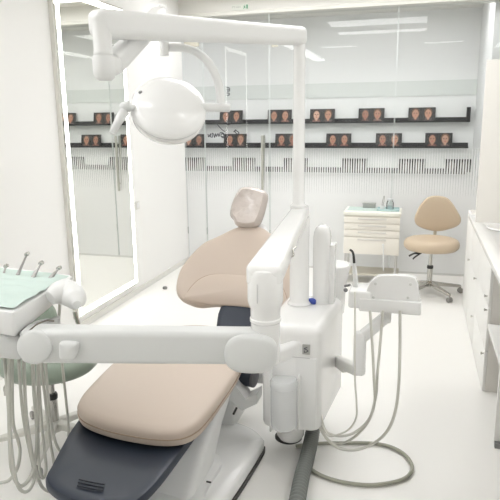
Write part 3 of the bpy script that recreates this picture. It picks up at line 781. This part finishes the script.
l0 = at(359,311,Y=YA-.03); l1 = at(421,311,Y=YA-.03); l2 = at(421,302.5,Y=YA-.03)
b = newbm(); add_box(b, l0.x, l1.x, YA-.034, YA+.03, l0.z, l2.z, r=.006); obj('lower_rail', b, GLOSSW, asu)
b = newbm()
pts = [at(350,281,Z=.90), at(372,279,Z=.90), at(372,290,Z=.87), at(366,300,Z=.84), at(356,300,Z=.84), at(350,290,Z=.87)]
q0 = at(349,289,Y=YA); q1 = at(370,289,Y=YA)
add_box(b, q0.x, q1.x+.01, YA-.03, YA+.13, l0.z+.01, q0.z+.0, r=.012); obj('side_tray', b, GLOSSW, asu)
b = newbm(); s_ = at(345.5,290,Y=2.80); add_lathe(b, [(0,-.01),(.009,-.01),(.010,.008),(0,.012)], axis_matrix(s_, (.3,-1,.2)), seg=16); add_tube(b, [at(345,286,Y=2.82), at(350,285,Y=2.80)], .006, smooth=False); obj('switch_stub', b, GREYM, asu)
# syringe with black tip
t = thing('air_water_syringe', 'white syringe with curved black tip standing in the holder', 'dental instrument', at(355,288,Y=YA+.04))
b = newbm(); add_tube(b, [at(355.5,292,Y=YA+.05), at(355,275,Y=YA+.05), at(354.2,263,Y=YA+.05)], [.014,.012,.008], seg=16); obj('body', b, SATINW, t)
b = newbm(); add_tube(b, [at(354.2,264,Y=YA+.05), at(353.6,256,Y=YA+.05), at(352.3,251.5,Y=YA+.05), at(349.8,249.6,Y=YA+.05)], [.0065,.006,.0055,.005], seg=12); obj('tip', b, BLACK, t)
b = newbm(); add_tube(b, poly3([(355,292),(355,305),(355,340),(355,380),(356.5,402),(356,418),(348,430),(333,436),(327,434),(322,424)], [2.72,2.66,2.66,2.80,2.85]), .0045, seg=8); obj('hose', b, HOSEP, t)
# suction hoses
hose('pale hose nearest the post, hanging from the holder in a narrow loop', 'hose', [(370,310.5),(372,340),(374,380),(374.5,402),(369,419),(357,431),(343,436),(330,434),(324,428),(321,415)], [2.735,2.72,2.85,2.95,2.9], .0066, HOSEP, 'suction_hose', 'hoses hanging from the assistant holder')
hose('pale hose behind the bent arm, swinging in a middle loop', 'hose', [(383,310.5),(380,345),(377,380),(376,395),(370,418),(360,432),(348,441),(335,444),(325,436),(321,420)], [2.735,2.74,2.86,2.98,2.92], .0066, HOSEP, 'suction_hose', 'hoses hanging from the assistant holder')
hose('rightmost pale hose hanging from the holder in the widest loop', 'hose', [(400,310.5),(400,345),(399,380),(396,408),(389,428),(377,441),(358,449.5),(340,448.5),(328,440),(320,428)], [2.735,2.72,2.85,2.95,2.9], .0074, HOSEP, 'suction_hose', 'hoses hanging from the assistant holder')

# floor cable loop and corrugated drain hose
fc = [(296,446),(320,443.5),(345,443),(368,443),(388,446),(404,454),(412,466),(408,476),(394,482),(370,485),(345,482.5),(325,477),(312,470),(304,462)]
b = newbm(); add_tube(b, [at(px, py, Z=.012) for px, py in fc], .0092, seg=12, n=8); tag(obj('floor_cable', b, CABLE), 'olive grey cable lying in a big open loop on the pale floor', 'cable')
b = newbm()
cp = catmull([(-.462,2.83,.215),(-.462,2.82,.15),(-.464,2.74,.08),(-.464,2.62,.045),(-.460,2.46,.040),(-.445,2.27,.040),(-.425,2.0,.040),(-.405,1.7,.040)], 32)
rad = [.034+.0028*math.sin(i*PI/2*1.0) for i in range(len(cp))]
rad = [.038 if i % 4 < 2 else .030 for i in range(len(cp))]
add_tube(b, cp, rad, seg=20, smooth=False); tag(obj('drain_hose', b, CORR, angle=80), 'thick dark grey corrugated hose from the box unit to the floor', 'hose')

# ================================================================== STOOLS
def stool(name, label, c, zs, R_, m, base_m, backc=None, back_outline=None, leg_r=.27, ang0=.3, leglab=None, th=.085):
    x, y = c
    t = thing(name, label, 'stool', (x, y, 0))
    b = newbm(); M = Matrix.Translation((x, y, 0))
    add_lathe(b, [(0,zs-th),(R_*.70,zs-th),(R_*.90,zs-th*.9),(R_*.985,zs-th*.70),(R_,zs-th*.48),(R_*.985,zs-th*.28),(R_*.93,zs-th*.10),(R_*.82,zs),(R_*.6,zs+.006),(0,zs+.006)], M, seg=56, sy=.93); obj('seat', b, m, t)
    b = newbm(); add_lathe(b, [(0,.10),(.026,.10),(.026,.26),(.017,.262),(.017,zs-th-.005),(.05,zs-th-.003),(0,zs-th)], M, seg=24); gc = obj('gas_cylinder', b, CHROME, t)
    b = newbm(); add_lathe(b, [(.0,.255),(.029,.255),(.030,.275),(.026,.285),(0,.285)], M, seg=24); obj('collar', b, BLACK, gc)
    hubb = newbm(); add_lathe(hubb, [(0,.075),(.045,.075),(.045,.115),(.03,.13),(0,.13)], M, seg=24); obj('hub', hubb, base_m, t)
    for k in range(5):
        a = ang0+2*PI*k/5; d = Vector((math.cos(a), math.sin(a), 0))
        b = newbm(); p0 = Vector((x, y, .105)); p1 = p0+d*leg_r-Vector((0,0,.035))
        add_beam(b, p0+d*.03, p1, .05, .040, .032, .026, r=.008, round0=.003, round1=.006); lg = obj('leg', b, base_m, t)
        b = newbm(); c_ = p1+Vector((0,0,0)); wd = Vector((-d.y, d.x, 0))
        for s in (-1,1):
            add_lathe(b, [(0,-.008),(.022,-.008),(.025,-.004),(.025,.004),(.022,.008),(0,.008)], axis_matrix((c_.x+wd.x*.014*s, c_.y+wd.y*.014*s, .0255), wd), seg=20)
        add_tube(b, [(c_.x, c_.y, .03),(c_.x, c_.y, c_.z)], .007, smooth=False)
        obj('caster', b, mat('caster_grey', (.30,.29,.27), .35, metal=.3), lg)
    return t
sx, sy = .155, 5.80
st = stool('saddle_stool', 'tan rounded stool with backrest and chrome base by the glass', (sx, sy), .548, .258, TAN2, CHROME, leg_r=.31, ang0=-.95, th=.115)
YB = 6.02
def PB(px, py): p = at(px, py, Y=YB); return (p.x, p.z)
bo = [PB(*q) for q in ((428,197.5),(437,196),(447,198),(453,204),(458,212),(461,219),(458.5,225),(450,229),(438,231.5),(426,229.5),(417,225),(414.5,219),(416.5,212),(421,204))]
b = newbm(); XZB = Matrix(((1,0,0,0),(0,0,-1,YB),(0,1,0,0),(0,0,0,1)))
bcx = sum(p[0] for p in bo)/len(bo)
add_slab(b, bo, [(.03,-.045),(.008,-.038),(0,-.022),(.0,-.012),(.010,.004),(.03,.010)], XZB, crown=.002, n=6, warp=lambda p: (p[0], p[1], p[2]+.5*(p[0]-bcx)**2)); obj('backrest', b, TAN2, st)
b = newbm(); add_tube(b, [(sx+.01, sy+.05, .40),(sx+.02, sy+.27, .40),(sx+.035, sy+.33, .50),(sx+.04, YB+.05, .66)], .016, seg=12); obj('back_bar', b, mat('cream_bar', (.6,.55,.45), .4), st)
b = newbm()
add_tube(b, [at(426,250,Y=5.72), at(420,253,Y=5.66), at(414,253.5,Y=5.62), at(409,256,Y=5.60)], .009, seg=8); add_tube(b, [at(421,253,Y=5.66), at(415,257,Y=5.62), at(413,259,Y=5.6)], .007, seg=8)
obj('lever', b, BLACK, st)
# sage stool behind the delivery unit
gx, gy = -1.815, 2.50
gs = stool('sage_stool', 'sage green stool with pale base behind the instrument tray', (gx, gy), .535, .262, SAGE, BONE, leg_r=.33, ang0=-1.25, th=.115)
b = newbm(); YBg = 2.80
ob = []
def PG(px, py): p = at(px, py, Y=YBg); return (p.x, p.z)
bo = [PG(*q) for q in ((20,305),(40,302),(50,308),(54,318),(55,330),(48,340),(25,343),(8,340),(3,326),(8,312))]
XZG = Matrix(((1,0,0,0),(0,0,-1,YBg),(0,1,0,0),(0,0,0,1)))
add_slab(b, bo, [(.02,-.05),(0,-.035),(.0,-.015),(.012,0)], XZG, crown=.004, n=5); obj('backrest', b, SAGE, gs)
b = newbm(); add_tube(b, [(gx, gy+.05, .405),(gx-.02, gy+.30, .40),(gx-.03, gy+.36, .47),(gx-.05, YBg+.05, .62)], .013, seg=10); obj('back_bar', b, CHROME, gs)
b = newbm(); add_tube(b, [(gx-.0, gy-.02, .405),(gx-.14, gy-.15, .39),(gx-.16,gy-.16,.33)], .008, seg=10); add_tube(b, [(gx, gy-.02, .40),(gx+.14, gy-.1, .408)], .007, seg=10); obj('lever', b, CHROME, gs)

# ================================================================== DRAWER CABINET BY THE GLASS
CX0, CX1, CY0, CY1 = -.705, -.15, 6.0, 6.34
def zat(py): return at(372, py, Y=CY0).z
ca = thing('drawer_cabinet', 'cream mobile drawer cabinet with four drawers in front of the glass', 'drawer cabinet', ((CX0+CX1)/2, 6.2, 0))
zt = zat(212.0)
b = newbm(); add_box(b, CX0+.008, CX1-.008, CY0+.014, CY1, zat(254), zat(216.3)); obj('body', b, CREAM, ca)
b = newbm(); add_box(b, CX0-.008, CX1+.008, CY0-.012, CY1+.01, zat(216), zt, r=.008); obj('top', b, mat('cream_top', (.84,.83,.75), .35), ca)
for a, c in ((217,223.4),(224,229.9),(230.5,237.2),(237.8,254.5)):
    z1_, z0_ = zat(a), zat(c)
    b = newbm(); add_box(b, CX0, CX1, CY0, CY0+.013, z0_, z1_, r=.003, seg=2); d = obj('drawer', b, CREAM, ca)
    b = newbm(); add_box(b, CX0+.14, CX1-.13, CY0-.012, CY0, z1_-.030, z1_-.012, r=.004, seg=2); obj('handle', b, CREAMD, d)
for lx in (CX0+.02, CX1-.03):
    for ly in (CY0+.03, CY1-.04):
        b = newbm(); add_box(b, lx-.012, lx+.012, ly-.012, ly+.012, .0, zat(254.3), r=.003, seg=2); obj('leg', b, mat('leg_grey', (.6,.59,.57), .35, metal=.3), ca)
box_obj('lower_shelf', (CX0, CX1, CY0+.02, CY1-.02, .085, .105), mat('shelf_beige', (.58,.55,.47), .5), ca)
b = newbm(); add_tube(b, [at(383.3,246,Y=CY0-.01), at(383.5,271,Y=CY0-.01)], .006, smooth=False); add_lathe(b, [(0,-.01),(.01,-.01),(.012,0),(.01,.01),(0,.01)], axis_matrix(at(383,245,Y=CY0-.01), (0,-1,0)), seg=14); obj('hanging_rod', b, SATINW, ca)
# things on the cabinet
def ztop(px, py): return at(px, py, Z=zt)
p = ztop(347,210); q = ztop(392,209)
b = newbm(); add_box(b, CX0+.02, -.36, CY0+.06, CY1-.03, zt, zt+.004, r=.001, seg=1); tag(obj('paper_sheet', b, MINT), 'mint paper sheet on the left half of the cream cabinet top', 'paper')
t = thing('instrument_box', 'grey metal instrument box at back on the cabinet top', 'box', (-.5,6.27,zt+.004))
b = newbm(); a_ = at(363,207.5,Y=6.27); c_ = at(376,203,Y=6.27); add_box(b, a_.x, c_.x, 6.23, 6.30, zt+.004, zt+.045, r=.004, seg=2); obj('box_body', b, mat('box_grey', (.42,.43,.41), .3, metal=.5), t)
b = newbm(); add_box(b, a_.x-.003, c_.x+.003, 6.227, 6.303, zt+.045, zt+.055, r=.002, seg=1); obj('lid', b, mat('box_grey', (.42,.43,.41), .3, metal=.5), t)
b = newbm(); add_box(b, -.385, -.165, 6.06, 6.22, zt+.001, zt+.008, r=.002, seg=1)
for d_ in ((-.385,-.165,6.06,6.064),(-.385,-.165,6.216,6.22),(-.385,-.381,6.06,6.22),(-.169,-.165,6.06,6.22)): add_box(b, *d_, zt+.006, zt+.022)
tag(obj('small_tray', b, TEAL), 'teal shallow tray on the right half of the cabinet top', 'tray')
jp = (at(390,206,Y=6.15).x, 6.15)
t = thing('glass_jar', 'clear glass jar on the teal tray', 'jar', (*jp, zt+.008))
b = newbm(); add_lathe(b, [(0,0),(.034,0),(.036,.01),(.036,.07),(.028,.085),(.028,.095),(.025,.095),(.025,.084),(.033,.069),(.033,.012),(0,.008)], Matrix.Translation((*jp, zt+.0085)), seg=28); obj('jar_body', b, glass_mat('pale_jar_glass', (.95,.97,.97)), t)
b = newbm(); add_lathe(b, [(0,.006),(.031,.006),(.031,.035),(0,.035)], Matrix.Translation((*jp, zt+.0085)), seg=24); obj('liquid', b, mat('teal_liquid', (.62,.74,.74), .2), t)
b = newbm(); add_lathe(b, [(0,.094),(.031,.094),(.031,.108),(.02,.113),(0,.113)], Matrix.Translation((*jp, zt+.0085)), seg=24); obj('lid', b, mat('jar_lid', (.62,.64,.65), .3), t)
kp = (at(382.5,206,Y=6.12).x, 6.12)
t = thing('instrument_cup', 'white cup holding steel tweezers on the teal tray', 'cup', (*kp, zt+.008))
b = newbm(); add_lathe(b, [(0,0),(.022,0),(.026,.045),(.023,.045),(.02,.006),(0,.006)], Matrix.Translation((*kp, zt+.0085)), seg=24); obj('cup_body', b, SATINW, t)
t = thing('tweezers', 'thin steel tweezers standing in the small white cup', 'tweezers', (*kp, zt+.02))
for s in (-1,1):
    b = newbm(); add_tube(b, [(kp[0]+.003*s-.004, kp[1], zt+.018),(kp[0]+.007*s+.004, kp[1], zt+.08),(kp[0]+.004*s+.014, kp[1], zt+.15)], .003, seg=6); obj('prong', b, STEEL, t)

# ================================================================== RIGHT-HAND COUNTER
# worktop with cut-out for the basin
b = newbm(); add_box(b, .415, 1.20, .6, 5.10, .868, .902, r=.006, seg=3)
wt = obj('worktop', b, TOPW); tag(wt, 'long white worktop running along the right side with inset basin', 'worktop')
bx, by, rx, ry = .70, 4.50, .195, .165
cb = newbm(); add_lathe(cb, [(0,-.2),(1,-.2),(1,.2),(0,.2)], Matrix.Translation((bx,by,.9)) @ Matrix.Diagonal((rx,ry,1,1)), seg=64)
me = finish('cutter', cb, TOPW); cut = bpy.data.objects.new('cutter', me); C.objects.link(cut)
md = wt.modifiers.new('cut', 'BOOLEAN'); md.object = cut; md.operation = 'DIFFERENCE'; md.solver = 'EXACT'
dg = bpy.context.evaluated_depsgraph_get(); dg.update()
nm = bpy.data.meshes.new_from_object(wt.evaluated_get(dg)); wt.modifiers.clear(); wt.data = nm
bpy.data.objects.remove(cut)
b = newbm(); SM = Matrix.Translation((bx,by,.9)) @ Matrix.Diagonal((rx,ry,1,1))
add_lathe(b, [(0,-.135),(.5,-.13),(.82,-.10),(.96,-.03),(.985,.004),(1.0,.012),(1.05,.012),(1.06,.004),(1.0,.002),(.99,-.03),(.85,-.11),(.5,-.142),(0,-.147)], SM, seg=64); t = thing('wash_basin', 'oval white wash basin set into the worktop by the divider', 'sink', (bx,by,.75))
obj('bowl', b, TOPW, t)
b = newbm(); add_lathe(b, [(0,0),(.022,0),(.024,.004),(0,.005)], Matrix.Translation((bx,by,.767)), seg=20); obj('drain', b, CHROME, t)
FX = .45
def cabinet(label, y0, y1, fronts, z1=.866):
    t = thing('base_cabinet', label, 'cabinet', (.75, (y0+y1)/2, 0), 'white base cabinets under the worktop')
    b = newbm(); add_box(b, FX+.019, 1.15, y0+.002, y1-.002, .0, z1); obj('carcass', b, BEIGEP, t)
    for (kind, a, c, za, zb, hy, hz) in fronts:
        b = newbm(); add_box(b, FX, FX+.018, a+.003, c-.003, za+.003, zb-.003, r=.002, seg=2); d = obj(kind, b, LACQ, t)
        b = newbm(); add_lathe(b, [(0,0),(.006,0),(.005,.010),(.009,.013),(.009,.019),(0,.021)], axis_matrix((FX, hy, hz), (-1,0,0)), seg=16); obj('knob', b, CHROME, d)
    return t
cabinet('white base cabinet with three drawers beside the open niche', 3.70, 4.44, [('drawer',3.70,4.44,.545,.866,3.78,.60),('drawer',3.70,4.44,.265,.545,3.735,.525),('drawer',3.70,4.44,.0,.265,3.735,.24)])
cabinet('white base cabinet with one door below the basin end', 4.44, 5.03, [('door',4.44,5.03,.50,.866,4.50,.52),('drawer',4.44,5.03,.0,.50,4.52,.22)])
cabinet('farthest white base cabinet next to the glass and stool', 5.03, 5.60, [('door',5.03,5.60,.0,.866,5.10,.52)])
# open shelf unit
t = thing('open_shelf_unit', 'open beige shelf unit with white shelf under the near worktop', 'shelf unit', (.8, 2.6, 0))
box_obj('back_panel', (1.13, 1.15, .7, 3.69, 0, .866), BEIGEP, t)
box_obj('shelf', (FX-.0, 1.128, 3.08, 3.66, .435, .460), LACQ, t)
box_obj('side_panel', (FX, 1.128, 3.045, 3.075, .0, .866), LACQ, t)
box_obj('side_panel', (FX, 1.128, .70, .73, .0, .866), LACQ, t)
box_obj('foot_strip', (FX+.002, FX+.06, 3.02, 3.044, .0, .03), GREYM, t)

# ================================================================== CAMERA, WORLD, VIEW
cam = bpy.data.cameras.new('camera'); co = bpy.data.objects.new('camera', cam); C.objects.link(co)
cam.sensor_fit = 'HORIZONTAL'; cam.sensor_width = 36; cam.lens = 36*F/500; cam.clip_start = .02
R3 = Matrix((BX, BY, BZ))     # world = R3 @ cam
co.matrix_world = Matrix.Translation(EYE) @ R3.to_4x4()
bpy.context.scene.camera = co
w = bpy.data.worlds.new('world'); bpy.context.scene.world = w; w.use_nodes = True
w.node_tree.nodes['Background'].inputs[0].default_value = (.9,.92,1,1); w.node_tree.nodes['Background'].inputs[1].default_value = .3
sc_ = bpy.context.scene
sc_.view_settings.view_transform = 'Standard'; sc_.view_settings.look = 'None'
sc_.view_settings.exposure = 0.09; sc_.view_settings.gamma = 1
sc_.cycles.max_bounces = 14; sc_.cycles.diffuse_bounces = 6; sc_.cycles.transparent_max_bounces = 24; sc_.cycles.glossy_bounces = 6
